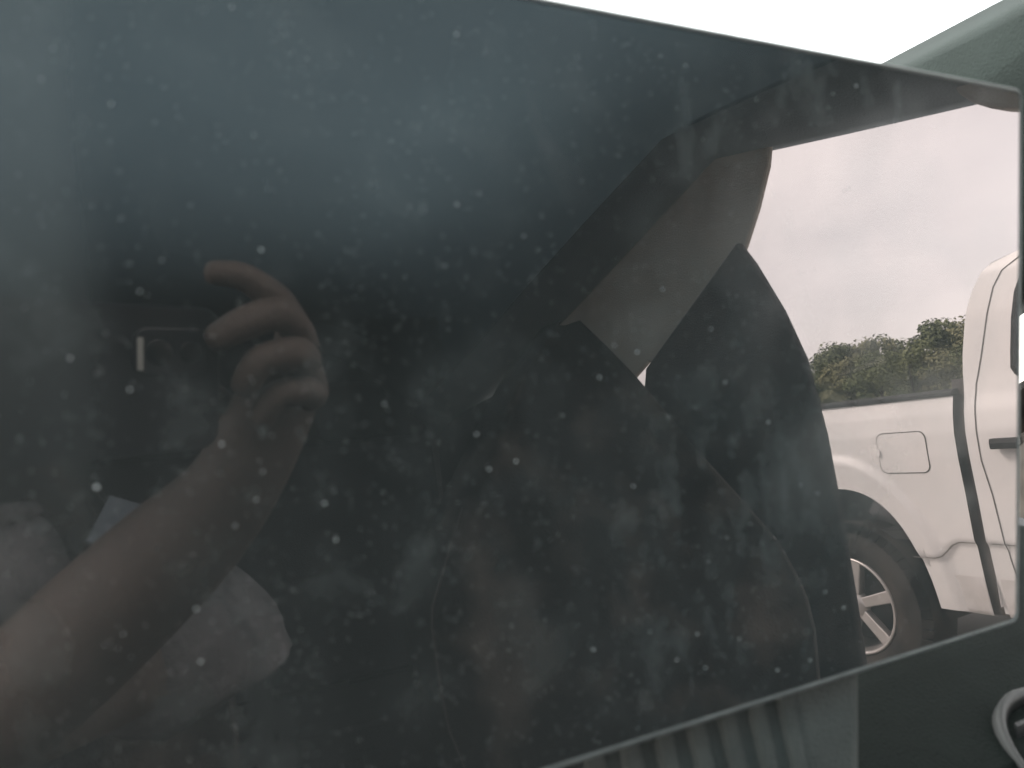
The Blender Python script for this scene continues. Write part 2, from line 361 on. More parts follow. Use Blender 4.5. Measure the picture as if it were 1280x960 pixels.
for side in (0, 1):
    sg = 1 if side == 0 else -1
    X = lambda x: x if side == 0 else TW-x
    side_panel('bed_side', near_arch(-1.20, .598, 0), lambda s: max(.46 if s > 0 else .52, arch(s, 0)), bedtop, [0], side, 'truck_white')
    cp = side_panel('cab_side', sorted(set(span(.645, 1.0, 60) + span(1.0, 3.05, 60))), lambda s: .47, cab_top, [], side, 'truck_white', 90)
    side_panel('front_fender', near_arch(3.058, 4.48, FRONT), lambda s: max(.47, arch(s, FRONT)), lambda s: lerp([(3.05,1.32),(4.2,1.26),(4.48,1.16)], s), [FRONT], side, 'truck_white')
    # dirt-splashed sill strips under the side, along bed and cab
    for nm, s0, s1 in (('bed_sill', .392, .598), ('cab_sill', .662, 3.0)):
        zs = (.448, .456, .475, .50, .53, .56, .59, .615); v = []
        for s in span(s0, s1, 12):
            for k, z in enumerate(zs): v.append((X(side_x(s, max(z, .47), []) - .004 + (.03 if k == 0 else .006 if k == 1 else 0)), s, z))
        mesh_obj(nm, v, [(i*8+j, i*8+j+1, i*8+j+9, i*8+j+8) for i in range(12) for j in range(7)], 'truck_dirty', truck, smooth=True)
    # black cap along the bed rail
    loft('bed_rail_cap', [[(X(prof(1.37)-.010), s, 1.3735), (X(prof(1.37)-.012), s, 1.392), (X(prof(1.37)+.01), s, 1.402), (X(prof(1.37)+.12), s, 1.402), (X(prof(1.37)+.12), s, 1.3735)] for s in (-1.19, -.5, .1, .6)], 'truck_black', truck, smooth=False, bevel=.004)
    box('bed_wall', (min(X(.10), X(.14)), -1.19, 1.02), (max(X(.10), X(.14)), .60, 1.37), 'truck_white', truck, bevel=0)
    # dark seal in the gap between bed and cab
    v = []
    for z in span(.455, 1.44, 24):
        v += [(X(prof(z)+.035), .575, z), (X(prof(z)+.030), .672, z)]
    mesh_obj('gap_filler', v, [(2*i, 2*i+1, 2*i+3, 2*i+2) for i in range(24)], 'gap_rubber', truck, smooth=True)
    def strip(name, pts, w, m='seam', proud=.0015, parent=truck, arcs=()):
        v, f = [], []
        dense = []
        for (s0, z0), (s1, z1) in zip(pts, pts[1:]):
            k = max(2, int(math.hypot(s1-s0, z1-z0)/.03))
            dense += [(s0+(s1-s0)*i/k, z0+(z1-z0)*i/k) for i in range(k)]
        dense.append(pts[-1])
        for i, (s, z) in enumerate(dense):
            a = dense[max(0, i-1)]; b = dense[min(len(dense)-1, i+1)]; dx, dz = b[0]-a[0], b[1]-a[1]; L = math.hypot(dx, dz) or 1
            for q in (-1, 1):
                ss, zz = s - q*dz/L*w/2, z + q*dx/L*w/2
                v.append((X(side_x(ss, zz, arcs)-proud), ss, zz))
        return mesh_obj(name, v, [(2*i, 2*i+1, 2*i+3, 2*i+2) for i in range(len(dense)-1)], m, parent, smooth=True)
    strip('body_crease', [(.325,.684),(.425,.686),(.45,.694),(.50,.744),(.53,.758),(.600,.760)], .0048, 'crease', .003, arcs=(0,))
    strip('body_crease', [(.662,.760),(1.2,.760),(3.0,.760)], .0048, 'crease', .002)
    door_r = empty('rear_door'); door_r.parent = truck
    strip('door_seam', [(.745,.50),(.735,.57),(.720,.70),(.715,.80),(.706,.96),(.690,1.10),(.690,1.22),(.690,1.34),(.697,1.41),(.728,1.53),(.764,1.685),(.795,1.79),(.832,1.85),(.895,1.888),(1.10,1.898)], .0055, parent=door_r)
    strip('door_seam', [(1.78,.50),(1.77,1.0),(1.78,1.40),(1.80,1.87)], .007, parent=door_r)
    door_f = empty('front_door'); door_f.parent = truck
    strip('door_seam', [(1.80,1.88),(2.2,1.85),(2.88,1.34),(2.90,1.1),(2.86,.52)], .007, parent=door_f)
    # windows: dark panes standing 3 mm proud with a black surround
    def pane(name, poly, m, proud, parent):
        ring = poly; c = (sum(p[0] for p in ring)/len(ring), sum(p[1] for p in ring)/len(ring))
        v = [(X(prof(c[1])-proud), *c)]; f = []; n = len(ring); K = 5
        for k in range(1, K+1):
            for p in ring:
                s, z = c[0]+(p[0]-c[0])*k/K, c[1]+(p[1]-c[1])*k/K; v.append((X(prof(z)-proud), s, z))
        for j in range(n): f.append((0, 1+j, 1+(j+1) % n))
        for k in range(K-1):
            for j in range(n): f.append((1+k*n+j, 1+k*n+(j+1) % n, 1+(k+1)*n+(j+1) % n, 1+(k+1)*n+j))
        return mesh_obj(name, v, f, m, parent, smooth=True)
    rw = [(.885,1.42),(.858,1.445),(.845,1.47),(.850,1.53),(.866,1.64),(.885,1.74),(.91,1.80),(.96,1.84),(1.72,1.86),(1.73,1.42)]
    fwn = [(1.84,1.42),(1.84,1.86),(2.15,1.845),(2.30,1.78),(2.78,1.40)]
    def grow(poly, d):
        c = (sum(p[0] for p in poly)/len(poly), sum(p[1] for p in poly)/len(poly))
        return [(p[0]+(d if p[0] > c[0] else -d)*.6, p[1]+(d if p[1] > c[1] else -d)*.6) for p in poly]
    pane('window_surround', grow(rw, .022), 'truck_black', .0025, door_r); pane('window', rw, 'truck_glass', .006, door_r)
    pane('window_surround', grow(fwn, .022), 'truck_black', .0025, door_f); pane('window', fwn, 'truck_glass', .006, door_f)
    for dd, s in ((door_r, .755), (door_f, 1.90)):
        xo = prof(1.165)
        loft('door_handle', [[(X(xo-d), ss, z) for d, z in ((.012,1.150),(.046,1.146),(.050,1.17),(.044,1.188),(.012,1.188))] for ss in (s, s+.012, s+.23, s+.245)], 'truck_black', dd, smooth=False, bevel=.004)
    # wing mirror
    loft('wing_mirror', [[(X(-.30+.03*abs(q)), 2.62+.1*a, 1.46+.12*b) for a, b in ((-1,-1),(1,-1),(1,1),(-1,1))] for q in (1,)] + [[(X(-.06), 2.64+.08*a, 1.46+.11*b) for a, b in ((-1,-1),(1,-1),(1,1),(-1,1))], [(X(.08), 2.66+.04*a, 1.44+.04*b) for a, b in ((-1,-1),(1,-1),(1,1),(-1,1))]], 'truck_black', truck, smooth=False, bevel=.02)
    # lower crease is in the panel; wheel well liners
    for c in (0, FRONT):
        v = []
        N = 20
        for k in range(N+1):
            t = math.pi*k/N; s, z = c+.395*math.cos(t), .40+.585*math.sin(t)**.87
            v += [(X(prof(z)+.012), s, z), (X(.62), s, z)]
        mesh_obj('wheel_well', v, [(2*i, 2*i+1, 2*i+3, 2*i+2) for i in range(N)], 'well_black', truck, smooth=True)
    if side == 0:
        # fuel filler flap
        fuel = empty('fuel_door'); fuel.parent = truck
        def rr(hs, hz, rad, c=(.357,1.145)):
            out = []
            for qx, qz, a0 in ((1,1,0),(-1,1,90),(-1,-1,180),(1,-1,270)):
                for k in range(6):
                    a = R(a0+90*k/5); out.append((c[0]+qx*(hs-rad)+rad*math.cos(a), c[1]+qz*(hz-rad)+rad*math.sin(a)))
            return out
        def rpanel(name, ring, m, proud, bulge=0):
            v = [(side_x(.357, 1.145, [0])-proud, .357, 1.145)] + [(side_x(s, z, [0])-proud+bulge, s, z) for s, z in ring]; n = len(ring)
            vv = [v[0]] + [((side_x(.357+(s-.357)*.5, 1.145+(z-1.145)*.5, [0])-proud), .357+(s-.357)*.5, 1.145+(z-1.145)*.5) for s, z in ring] + v[1:]
            f = [(0, 1+j, 1+(j+1) % n) for j in range(n)] + [(1+j, 1+(j+1) % n, 1+n+(j+1) % n, 1+n+j) for j in range(n)]
            return mesh_obj(name, vv, f, m, fuel, smooth=True)
        mesh_obj('finger_notch', [(side_x(.243, 1.150, [0])-.0065, .244+.010*math.cos(2*math.pi*k/14), 1.150+.020*math.sin(2*math.pi*k/14)) for k in range(14)], [tuple(range(14))], 'truck_white', fuel, solid=.006)
        rpanel('flap_gap', rr(.118, .092, .034), 'seam', .0015); rpanel('flap', rr(.1135, .0875, .031), 'truck_white', .0035)
        (lambda *a: None)('finger_notch', [(.243+.014*math.cos(2*math.pi*k/14), 1.150+.022*math.sin(2*math.pi*k/14)) for k in range(14)], 'truck_white', .006)
# body across the width
bx = [(prof(1.372)+.05, -1.2), (TW-prof(1.372)-.05, -1.2)]
box('bed_floor', (.12, -1.19, .74), (TW-.12, .60, .78), 'truck_black', truck, 0)
box('tailgate', (.10, -1.245, .62), (TW-.10, -1.195, 1.385), 'truck_white', truck, .015)
box('bed_front_wall', (.10, .565, .70), (TW-.10, .604, 1.372), 'truck_white', truck, .004)
box('rear_bumper', (.08, -1.40, .48), (TW-.08, -1.215, .66), 'chrome', truck, .03)
box('front_bumper', (.06, 4.44, .46), (TW-.06, 4.66, .80), 'chrome', truck, .04)
box('grille', (.30, 4.47, .82), (TW-.30, 4.56, 1.16), 'truck_black', truck, .03)
for k, x in enumerate((.10, TW-.30)):
    box('headlight', (x, 4.44, .86), (x+.20, 4.55, 1.14), 'lamp_clear', truck, .02)
    box('tail_lamp', (x if k else .085, -1.235, .95), (x+.215 if k else .2, -1.16, 1.34), 'lamp_red', truck, .015)
box('chassis', (.45, -1.1, .44), (TW-.45, 4.4, .62), 'well_black', truck, 0)
prism('cab_back_wall', [(.70,.52),(.70,1.50),(.76,1.78),(.80,1.83),(.84,1.83),(.80,1.5),(.80,.52)], 'x', .09, TW-.09, 'truck_white', truck, 0) if False else None
v = []
back = [(.645,.50,.06),(.645,1.40,.04),(.650,1.53,.055),(.672,1.67,.068),(.712,1.795,.086),(.79,1.892,.105),(.90,1.918,.118),(1.3,1.94,.126),(2.05,1.94,.126),(2.25,1.90,.11)]
for s, z, ins in back:
    for k in range(9): u = k/8; v.append((ins+(TW-2*ins)*u, s-.012*(1-(2*u-1)**4), z+(.045*(1-(2*u-1)**2) if z > 1.88 else 0)))
mesh_obj('cab_shell', v, [(i*9+j, i*9+j+1, i*9+j+10, i*9+j+9) for i in range(len(back)-1) for j in range(8)], 'truck_white', truck, smooth=True)
mesh_obj('rear_window', [(.35,.652,1.45),(TW-.35,.652,1.45),(TW-.38,.735,1.80),(.38,.735,1.80)], [(0,1,2,3)], 'truck_glass', truck)
mesh_obj('windshield', [(.24,2.26,1.89),(TW-.24,2.26,1.89),(TW-.08,2.98,1.35),(.08,2.98,1.35)], [(0,1,2,3)], 'truck_glass', truck)
v = []
for s, z in ((2.98,1.33),(3.4,1.345),(4.1,1.30),(4.45,1.20),(4.50,1.10)):
    for k in range(9): u = k/8; ins = .03; v.append((ins+(TW-2*ins)*u, s, z - .03*(2*u-1)**6 + .02*math.exp(-((u-.5)/.2)**2)))
mesh_obj('hood', v, [(i*9+j, i*9+j+1, i*9+j+10, i*9+j+9) for i in range(4) for j in range(8)], 'truck_white', truck, smooth=True)

# wheel: tyre with shoulder blocks, rim and six twin spokes
def wheel_meshes():
    n = 64; prof_t = [(.232,.03),(.245,.005),(.30,-.006),(.355,0),(.385,.018),(.405,.05),(.410,.13),(.405,.20),(.36,.25),(.24,.25)]
    def lathe(pr, n=n, close=False):
        v, f = [], []
        for k in range(n):
            t = 2*math.pi*k/n
            for r, x in pr: v.append((x, r*math.cos(t), r*math.sin(t)))
        m = len(pr)
        for k in range(n):
            for j in range(m if close else m-1): f.append((k*m+j, k*m+(j+1) % m, ((k+1) % n)*m+(j+1) % m, ((k+1) % n)*m+j))
        return v, f
    tyre = lathe(prof_t)
    rim = lathe([(.236,.030),(.232,.012),(.222,.010),(.214,.024),(.205,.06),(.20,.20)])
    return tyre, rim, lathe
tyre_vf, rim_vf, lathe = wheel_meshes()
def me_of(name, vf, m, smooth=True):
    me = bpy.data.meshes.new(name); me.from_pydata(vf[0], [], vf[1]); b = bmesh.new(); b.from_mesh(me); bmesh.ops.recalc_face_normals(b, faces=b.faces); b.to_mesh(me); b.free()
    if smooth: me.polygons.foreach_set('use_smooth', [True]*len(me.polygons))
    me.materials.append(MATS[m]); return me
def boxes_me(name, lst, m):
    v, f = [], []
    for pts in lst:
        b = len(v); v += pts; f += [tuple(b+i for i in q) for q in ((0,3,2,1),(4,5,6,7),(0,1,5,4),(1,2,6,5),(2,3,7,6),(3,0,4,7))]
    return me_of(name, (v, f), m, False)
blocks = []
for k in range(70):
    t0 = 2*math.pi*k/54; t1 = t0 + 2*math.pi/54*.74
    blocks.append([(x, r*math.cos(t), r*math.sin(t)) for x, r, t in ((.006,.366,t0),(.006,.366,t1),(.030,.398,t1),(.030,.398,t0),(-.003,.368,t0),(-.003,.368,t1),(.022,.404,t1),(.022,.404,t0))])
block_me = boxes_me('shoulder_tread', blocks, 'tyre')
def spoke(ang, w0, w1):
    c, s = math.cos(ang), math.sin(ang)
    def P(x, r, q): return (x, r*c - q*s, r*s + q*c)
    return [P(.075,.045,-w0), P(.060,.222,-w1), P(.060,.222,w1), P(.075,.045,w0), P(.030,.045,-w0), P(.018,.222,-w1), P(.018,.222,w1), P(.030,.045,w0)]
tyre_me, rim_me = me_of('tyre', tyre_vf, 'tyre'), me_of('rim', rim_vf, 'alloy')
hub_me = me_of('hub_cap', lathe([(.0,.012),(.035,.014),(.045,.020),(.062,.028),(.066,.07)], 32), 'alloy')
disc_me = me_of('brake_disc', lathe([(.0,.10),(.17,.10),(.17,.12)], 32), 'dark_alloy')
spoke_mes = [boxes_me('spoke', [spoke(R(18+60*k), .024, .030)], 'alloy') for k in range(6)]
bolt_me = me_of('centre_cap', lathe([(.0,.006),(.022,.007),(.026,.014)], 20), 'dark_alloy')
for c in (0, FRONT):
    for side in (0, 1):
        w = empty('wheel', (.045 if side == 0 else TW-.045, c - .062, .41), 0 if side == 0 else math.pi); w.parent = truck
        for me in [tyre_me, block_me, rim_me, hub_me, disc_me, bolt_me] + spoke_mes:
            o = bpy.data.objects.new(me.name, me); COL.objects.link(o); o.parent = w
            if me.name.startswith('spoke'):
                d = o.modifiers.new('b', 'BEVEL'); d.width = .006; d.segments = 2
            if me.name.startswith('shoulder'): o['kind'] = 'stuff'

# ------------------------------------------------------------------ cabin of the car the photograph is taken in
XC = .147                                  # car centre line
def mx_(x, side): return x if side > 0 else 2*XC - x
car = empty('car_cabin', (XC, -.6, 0)); car.matrix_world = Matrix.Identity(4)
tag(car, 'car cabin with dark roof lining and pillars surrounding the touchscreen', 'car')
RAIL = [  # y, inner edge (x, z), outer lower edge (y, z) of the roof rail that runs into the windshield pillar
    (-2.15, .83, 1.50, -2.15, 1.42), (-1.6, .83, 1.605, -1.6, 1.53), (-1.158, .83, 1.715, -1.158, 1.648), (-.85, .83, 1.785, -.85, 1.738), (-.58, .83, 1.842, -.58, 1.818), (-.35, .82, 1.805, -.35, 1.762),
    (-.1, .80, 1.755, -.1, 1.703), (.1, .765, 1.715, .08, 1.64), (.30, .765, 1.68, .32, 1.50), (.489, .78, 1.64, .51, 1.36), (.62, .80, 1.614, .64, 1.24), (.78, .824, 1.582, .72, 1.16), (1.0, .85, 1.40, .80, 1.10), (1.15, .88, 1.14, .90, 1.00)]
for side in (1, -1):
    front, rear = [], []
    rings = []
    for y, xi, zi, yo, zo in RAIL:
        a, b = Vector((xi, y, zi)), Vector((.90, yo, zo))
        m1 = a.lerp(b, .5) + Vector((-.012, 0, -.012))
        o2 = Vector((.955, yo, zo+.005)); o1 = Vector((xi+.05, y, zi+.05))
        rings.append([(mx_(p.x, side), p.y, p.z) for p in (a+Vector((-.035, 0, .003 if y < 0 else 0)) if y < .05 else a, a.lerp(b, .25)+Vector((-.008,0,-.008)), m1, a.lerp(b, .78)+Vector((-.006,0,-.006)), b, o2, o1)])
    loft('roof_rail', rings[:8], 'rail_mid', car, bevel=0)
    loft('windshield_pillar', rings[7:], 'pillar_front', car, bevel=0)
# roof lining
ys = [-2.2, -1.9, -1.6, -1.3, -1.0, -.8, -.6, -.4, -.2, 0, .10]
def ridge(y): return lerp([(-2.2,1.78),(-1.6,1.845),(-1.0,1.875),(-.6,1.885),(-.35,1.87),(-.1,1.825),(.1,1.765)], y)
def edge_z(y): return lerp([(r_[0], r_[2]) for r_ in RAIL], y) + .004
v = []
for y in ys:
    for k in range(13):
        u = -1 + 2*k/12; x = XC + .69*u
        v.append((x, y, ridge(y) - (ridge(y)-edge_z(y))*abs(u)**3.0))
quad = lambda i, j: (i*13+j, i*13+j+1, i*13+j+14, i*13+j+13)
cells = [(i, j) for i in range(len(ys)-1) for j in range(12)]
part_of = lambda i, j: 'glass' if 1 <= i <= 8 and 1 <= j else 'lining'
pick = lambda w: [quad(*c) for c in cells if part_of(*c) == w]
mesh_obj('roof_lining', v, [quad(*c) for c in cells if part_of(*c) == 'lining' and c[0] > 0], 'headliner', car, smooth=True, solid=.02, offset=1)
mesh_obj('rear_header', v, [quad(0, j) for j in range(12)], 'seat_side', car, smooth=True, solid=.02, offset=1)
mesh_obj('added_roof_glass', [(x, y, z+.003) for x, y, z in v], pick('glass'), 'added_roof_glass', car, smooth=True)  # glass roof added to let sky light in and brighten the ceiling
mesh_obj('roof_skin', [(x, y, z+.045) for x, y, z in v], pick('lining'), 'car_paint', car, smooth=True)
prism('windshield_header', [(.06,1.70),(.13,1.715),(.14,1.79),(.06,1.80)], 'x', XC-.62, XC+.62, 'headliner', car, .012)
# windshield
v = []
for t in range(7):
    u = t/6
    for k in range(9):
        q = -1+2*k/8; v.append((XC+q*(.615+.14*u), .135+1.05*u+.06*math.sin(math.pi*u)*0, 1.765-.60*u+.05*math.sin(math.pi*u)))
mesh_obj('windshield', v, [(i*9+j, i*9+j+1, i*9+j+10, i*9+j+9) for i in range(6) for j in range(8)], 'windscreen_glass', car, smooth=True)
# doors (closed): panel up to the sill line, clear pane above
def sill(y): return lerp([(-2.2,1.02),(-.9,.955),(-.45,.93),(-.1,1.0),(.5,1.10),(.95,1.06)], y)
for side in (1, -1):
    for nm, y0, y1 in (('front_door', -.60, .93), ('rear_door', -2.15, -.62)):
        d = empty(nm); d.parent = car
        ysd = span(y0, y1, 10); v = []
        for y in ysd:
            for x, z in ((.955,.40),(.90,.42),(.885,.75),(.875,sill(y)-.05),(.895,sill(y)),(.945,sill(y)),(.965,sill(y)-.04),(.985,.75)): v.append((mx_(x, side), y, z))
        n = 8; f = [(i*n+j, i*n+(j+1) % n, (i+1)*n+(j+1) % n, (i+1)*n+j) for i in range(10) for j in range(n)] + [tuple(range(n)), tuple(range(10*n, 11*n))]
        mesh_obj('door_panel', v, f, 'pillar_dark', d, bevel=.008)
        box('armrest', (min(mx_(.82, side), mx_(.89, side)), max(y0, -1.8)+.35, .80), (max(mx_(.82, side), mx_(.89, side)), y0+.95, .86), 'pillar_dark', d, .02)
        tube('door_pull', [(mx_(.885, side), y0+.62, .90), (mx_(.85, side), y0+.66, .905), (mx_(.85, side), y0+.80, .915), (mx_(.885, side), y0+.84, .92)], .011, 'black_plastic', d)
    # panes
    fr_ = [(-.62,.90),(.62,1.06),(.52,1.38),(.32,1.53),(.08,1.67),(-.1,1.73),(-.47,1.82),(-.62,1.83)]
    mesh_obj('window_pane', [(mx_(.925, side), y, z) for y, z in fr_], [tuple(range(len(fr_)))], 'side_glass', car)
    rr_ = [(-2.1,.99),(-.80,.93),(-.80,1.77),(-1.158,1.68),(-1.6,1.56),(-2.1,1.46)]
    mesh_obj('window_pane', [(mx_(.925, side), y, z) for y, z in rr_], [tuple(range(len(rr_)))], 'side_glass', car)
    bp = empty('door_pillar'); bp.parent = car
    a0, a1 = sorted((mx_(.892, side), mx_(.906, side)))
    prism('lower_trim', [(-.538,1.655),(-.508,1.61),(-.461,1.52),(-.430,1.438),(-.412,1.32),(-.405,1.203),(-.400,1.08),(-.397,.90),(-.95,.90),(-.95,1.30),(-.852,1.438),(-.838,1.480)], 'x', a0, a1, 'pillar_dark', bp, .005)
    prism('rear_quarter_trim', [(-2.15,.92),(-1.32,.92),(-1.36,1.40),(-1.45,1.52),(-2.15,1.46)], 'x', a0, a1, 'pillar_dark', bp, .005)
    b0, b1 = sorted((mx_(.9075, side), mx_(.920, side)))
    prism('upper_trim', [(-.452,1.80),(-.464,1.76),(-.498,1.70),(-.530,1.655),(-.56,1.615),(-.79,1.480),(-.848,1.4935),(-.907,1.466),(-1.02,1.40),(-1.5,1.44),(-1.5,1.58),(-1.158,1.664),(-.85,1.76),(-.59,1.835)], 'x', b0, b1, 'pillar_light', bp, .006)
for side in (1, -1):
    c0, c1 = sorted((mx_(.862, side), mx_(.908, side)))
    prism('pillar_cover', [(-.13,1.735),(-.122,1.708),(-.108,1.690),(-.09,1.675),(-.06,1.659),(0,1.632),(.10,1.585),(.24,1.50),(.24,1.60),(.10,1.68),(0,1.735)], 'x', c0, c1, 'pillar_light', car, .006)
# floor, firewall, rear bulkhead
box('floor', (XC-.78, -2.2, .38), (XC+.78, .80, .43), 'carpet', car, 0)
box('firewall', (XC-.80, .80, .40), (XC+.80, .86, 1.08), 'carpet', car, 0)
v = []
box('rear_bulkhead', (XC-.80, -2.24, .40), (XC+.80, -2.18, 1.86), 'seat_side', car, 0)
box('centre_console', (XC-.11, -.75, .43), (XC+.11, .22, .78), 'black_plastic', car, .03)
# folded sun visors under the windshield header
for side in (1, -1):
    rings = []
    for x, g in ((.33,.6),(.345,.9),(.40,1),(.70,1),(.765,.97),(.792,.85),(.80,.55)):
        rings.append([(mx_(x, side), .125-.095*g*math.cos(t), 1.70-.035*math.cos(t)*g + .013*math.sin(t)*min(1, g*1.05)) for t in [2*math.pi*k/16 for k in range(16)]])
    loft('sun_visor', rings, 'pillar_light', car)

# ------------------------------------------------------------------ dashboard
dash = empty('dashboard', (XC, .3, .8)); dash.matrix_world = Matrix.Identity(4)
tag(dash, 'dark textured dashboard below and beyond the touchscreen, with round air vent', 'dashboard')
x0, x1 = XC-.745, XC+.735
pr = [(.19,.70),(.175,.85),(.165,1.02),(.178,1.085),(.215,1.112),(.30,1.116),(.60,1.105),(1.05,1.085),(1.10,.95),(.80,.70)]
prism('dash_body', pr, 'x', x0, x1, 'dash_soft', dash, .02, 4)
# round air vent on the passenger side
vent = empty('air_vent'); vent.parent = dash
VC, va, vb = Vector((.508, .192, 1.104)), Vector((1, 0, 0)), Vector((0, .96, .26)).normalized()
vn = va.cross(vb)
def circ(r, d, n=40): return [VC + va*r*math.cos(2*math.pi*k/n) + vb*r*math.sin(2*math.pi*k/n) + vn*d for k in range(n)]
loft('vent_ring', [circ(.062,-.02), circ(.062,.002), circ(.0605,.004), circ(.058,.004), circ(.055,.001), circ(.050,-.02)], 'vent_ring', vent, cap=False)
mesh_obj('vent_back', circ(.051,-.006), [tuple(range(40))], 'black_plastic', vent)
for k in range(5):
    q = -.036+.018*k; L = math.sqrt(.05**2-q*q)
    a, b = VC+vb*q-va*L, VC+vb*q+va*L
    loft('vent_slat', [[p+vn*d+vb*e for d, e in ((-.004,-.002),(.006,.003),(.007,.005),(-.003,0))] for p in (a, b)], 'black_plastic', vent, smooth=False)
# ------------------------------------------------------------------ touchscreen
tx = Vector((1, 0, 0)); tn = Vector((0, math.cos(TILT), -math.sin(TILT))); tv = Vector((0, math.sin(TILT), math.cos(TILT)))
screen = empty('touchscreen')
Ms = Matrix((tx, tv, -tn)).transposed().to_4x4(); Ms.translation = EYE + tn*GAP
screen.matrix_world = Ms
tag(screen, 'large switched-off glossy touchscreen, dusty and smeared, mirroring the cabin and truck', 'touchscreen')
H0, H1, V0, V1 = -.095, .3485, -.1365, .1022
def rrect(d, z, r=.0045, n=8):
    h0, h1, v0, v1 = H0-d, H1+d, V0-d, V1+d; r = max(.001, r+d); out = []
    for cx, cy, a0 in ((h1-r, v1-r, 0), (h0+r, v1-r, 90), (h0+r, v0+r, 180), (h1-r, v0+r, 270)):
        for k in range(n): a = R(a0+90*k/(n-1)); out.append((cx+r*math.cos(a), cy+r*math.sin(a), z))
    return out
g = rrect(-.0012, 0); 
mesh_obj('glass', g, [tuple(range(len(g)))], 'screen_glass', screen)
loft('edge_trim', [rrect(-.0013, -.001), rrect(-.0013, .0002), rrect(-.0008, .0005), rrect(.0003, .0001), rrect(.0006, -.0012), rrect(.0002, -.004)], 'edge_trim', screen, cap=False)
loft('housing', [rrect(-.0002, -.0035), rrect(-.002, -.008), rrect(-.012, -.014), rrect(-.03, -.018)], 'black_plastic', screen)
mnt = box('mount', (.02, -.27, -.075), (.272, -.03, -.0185), 'mount_grey', screen, .010, 4)
for k in range(9):
    h_ = .098 + k*.0152
    mesh_obj('mount_rib', [(h_+q+.25*(-.14-vv), vv, z) for vv in (-.128, -.215) for q, z in ((-.0046,-.0188),(-.0030,-.0158),(.0030,-.0158),(.0046,-.0188))],
             [(0,1,5,4),(1,2,6,5),(2,3,7,6),(0,3,2,1),(4,5,6,7)], 'mount_grey', mnt, bevel=.001)
# dust grains lying on the glass
rnd = random.Random(21); v, f = [], []
def grain(x, y, r, sq_=1):
    b = len(v); n = 6
    for k in range(n):
        t = 2*math.pi*k/n + rnd.random(); q = r*rnd.uniform(.7, 1.2); v.append((x+q*math.cos(t)*sq_, y+q*math.sin(t), .00015))
    v.append((x, y, .00015+r*.5))
    for k in range(n): f.append((b+k, b+(k+1) % n, b+n))
for k in range(2600):
    x, y = rnd.uniform(-.05, .30), rnd.uniform(V0+.004, V1-.004)
    if rnd.random() > (1.1 - max(0, x-.05)*3.2): continue
    grain(x, y, rnd.choice([.00006, .00007, .00009, .00011, .00014]))
for k in range(70):
    x, y = rnd.uniform(-.04, .25), rnd.uniform(V0+.006, V1-.01); grain(x, y, rnd.uniform(.00022, .00042), rnd.uniform(.5, 1.3))
for c in range(60):
    cx, cy = rnd.uniform(-.03, .20), rnd.uniform(V0+.01, V1-.01)
    for k in range(rnd.randint(4, 16)): grain(cx+rnd.gauss(0,.006), cy+rnd.gauss(0,.005), rnd.uniform(.00007,.00014))
tag(mesh_obj('dust_grains', v, f, 'dust', screen), kind='stuff')

# ------------------------------------------------------------------ seats
def backrest_rings(prof_, yz, full):
    rings = []
    for z, hw in prof_:
        y = yz(z); ring = []; depth = full*lerp([(1.25,1),(1.45,.45),(1.52,.25)], z)
        for k in range(28):
            t = 2*math.pi*k/28; c, s = math.cos(t), math.sin(t)
            xx = hw*math.copysign(abs(c)**.62, c); yy = depth*.5*math.copysign(abs(s)**.8, s)
            bol = .045*smoothstep(.55, .95, abs(c)) if s > 0 else 0
            ring.append((xx, y + yy - depth*.5 + bol, z))
        rings.append(ring)
    return rings
def make_seat(cx, label, head=True):
    st = empty('bucket_seat', (cx, -.45, .43)); tag(st, label, 'car seat', 'front car seats')
    Z = -.43
    yz = lambda z: lerp([(.70,.14),(1.0,.085),(1.108,.062),(1.174,.032),(1.3,-.012),(1.437,-.05),(1.55,-.07)], z)
    P_ = [(.74,.20),(.85,.225),(.93,.24),(1.0,.255),(1.06,.272),(1.108,.275),(1.174,.268),(1.24,.228),(1.30,.190),(1.37,.142),(1.437,.093),(1.48,.052),(1.515,.016)]
    rg = backrest_rings([(z, w) for z, w in P_], yz, .13)
    loft('backrest', [[(x, y, z+Z) for x, y, z in r_] for r_ in rg], 'seat_cloth', st)
    for sg in (-1, 1):
        pts = [(sg*(lerp(P_, z)*.972), yz(z)+.004, z+Z) for z in [.90+.02*k for k in range(30)]]
        tube('piping', pts, .0034 if sg > 0 else .0018, 'piping', st, 6)
    pts = [(-.10, yz(z)+.004, z+Z) for z in [.85+.03*k for k in range(17)]]
    hr = []
    for z, hw, dp in ((1.515,.07,.06),(1.53,.10,.09),(1.58,.125,.105),(1.64,.13,.105),(1.69,.115,.09),(1.715,.08,.05)):
        hr.append([(hw*math.copysign(abs(math.cos(t))**.7, math.cos(t)), -.115 + dp*.5*math.sin(t), z+Z) for t in [2*math.pi*k/24 for k in range(24)]])
    if head: loft('headrest', hr, 'seat_side', st)
    for sg in (-1, 1): tube('headrest_post', [(sg*.045, -.105, 1.46+Z), (sg*.045, -.112, 1.54+Z)], .007, 'rim_metal', st) if head else None
    cu = []
    for y, hw, h0, h1 in ((-.02,.22,.60,.74),(.05,.25,.58,.765),(.25,.26,.57,.76),(.42,.26,.57,.77),(.52,.24,.60,.76),(.55,.20,.65,.73)):
        cu.append([(x, y, z+Z) for x, z in sq(0, (h0+h1)/2, hw, (h1-h0)/2, 24, 4)])
    loft('seat_cushion', cu, 'seat_cloth', st)
    box('seat_base', (-.22, .02, .0), (.22, .46, .15), 'black_plastic', st, .02)
    box('recliner_cover', (-.268, -.06, .14), (-.235, .14, .30), 'black_plastic', st, .015)
    return st
make_seat(.517, 'dark mottled passenger seat with pale piping, mirrored beside the pillar', False)
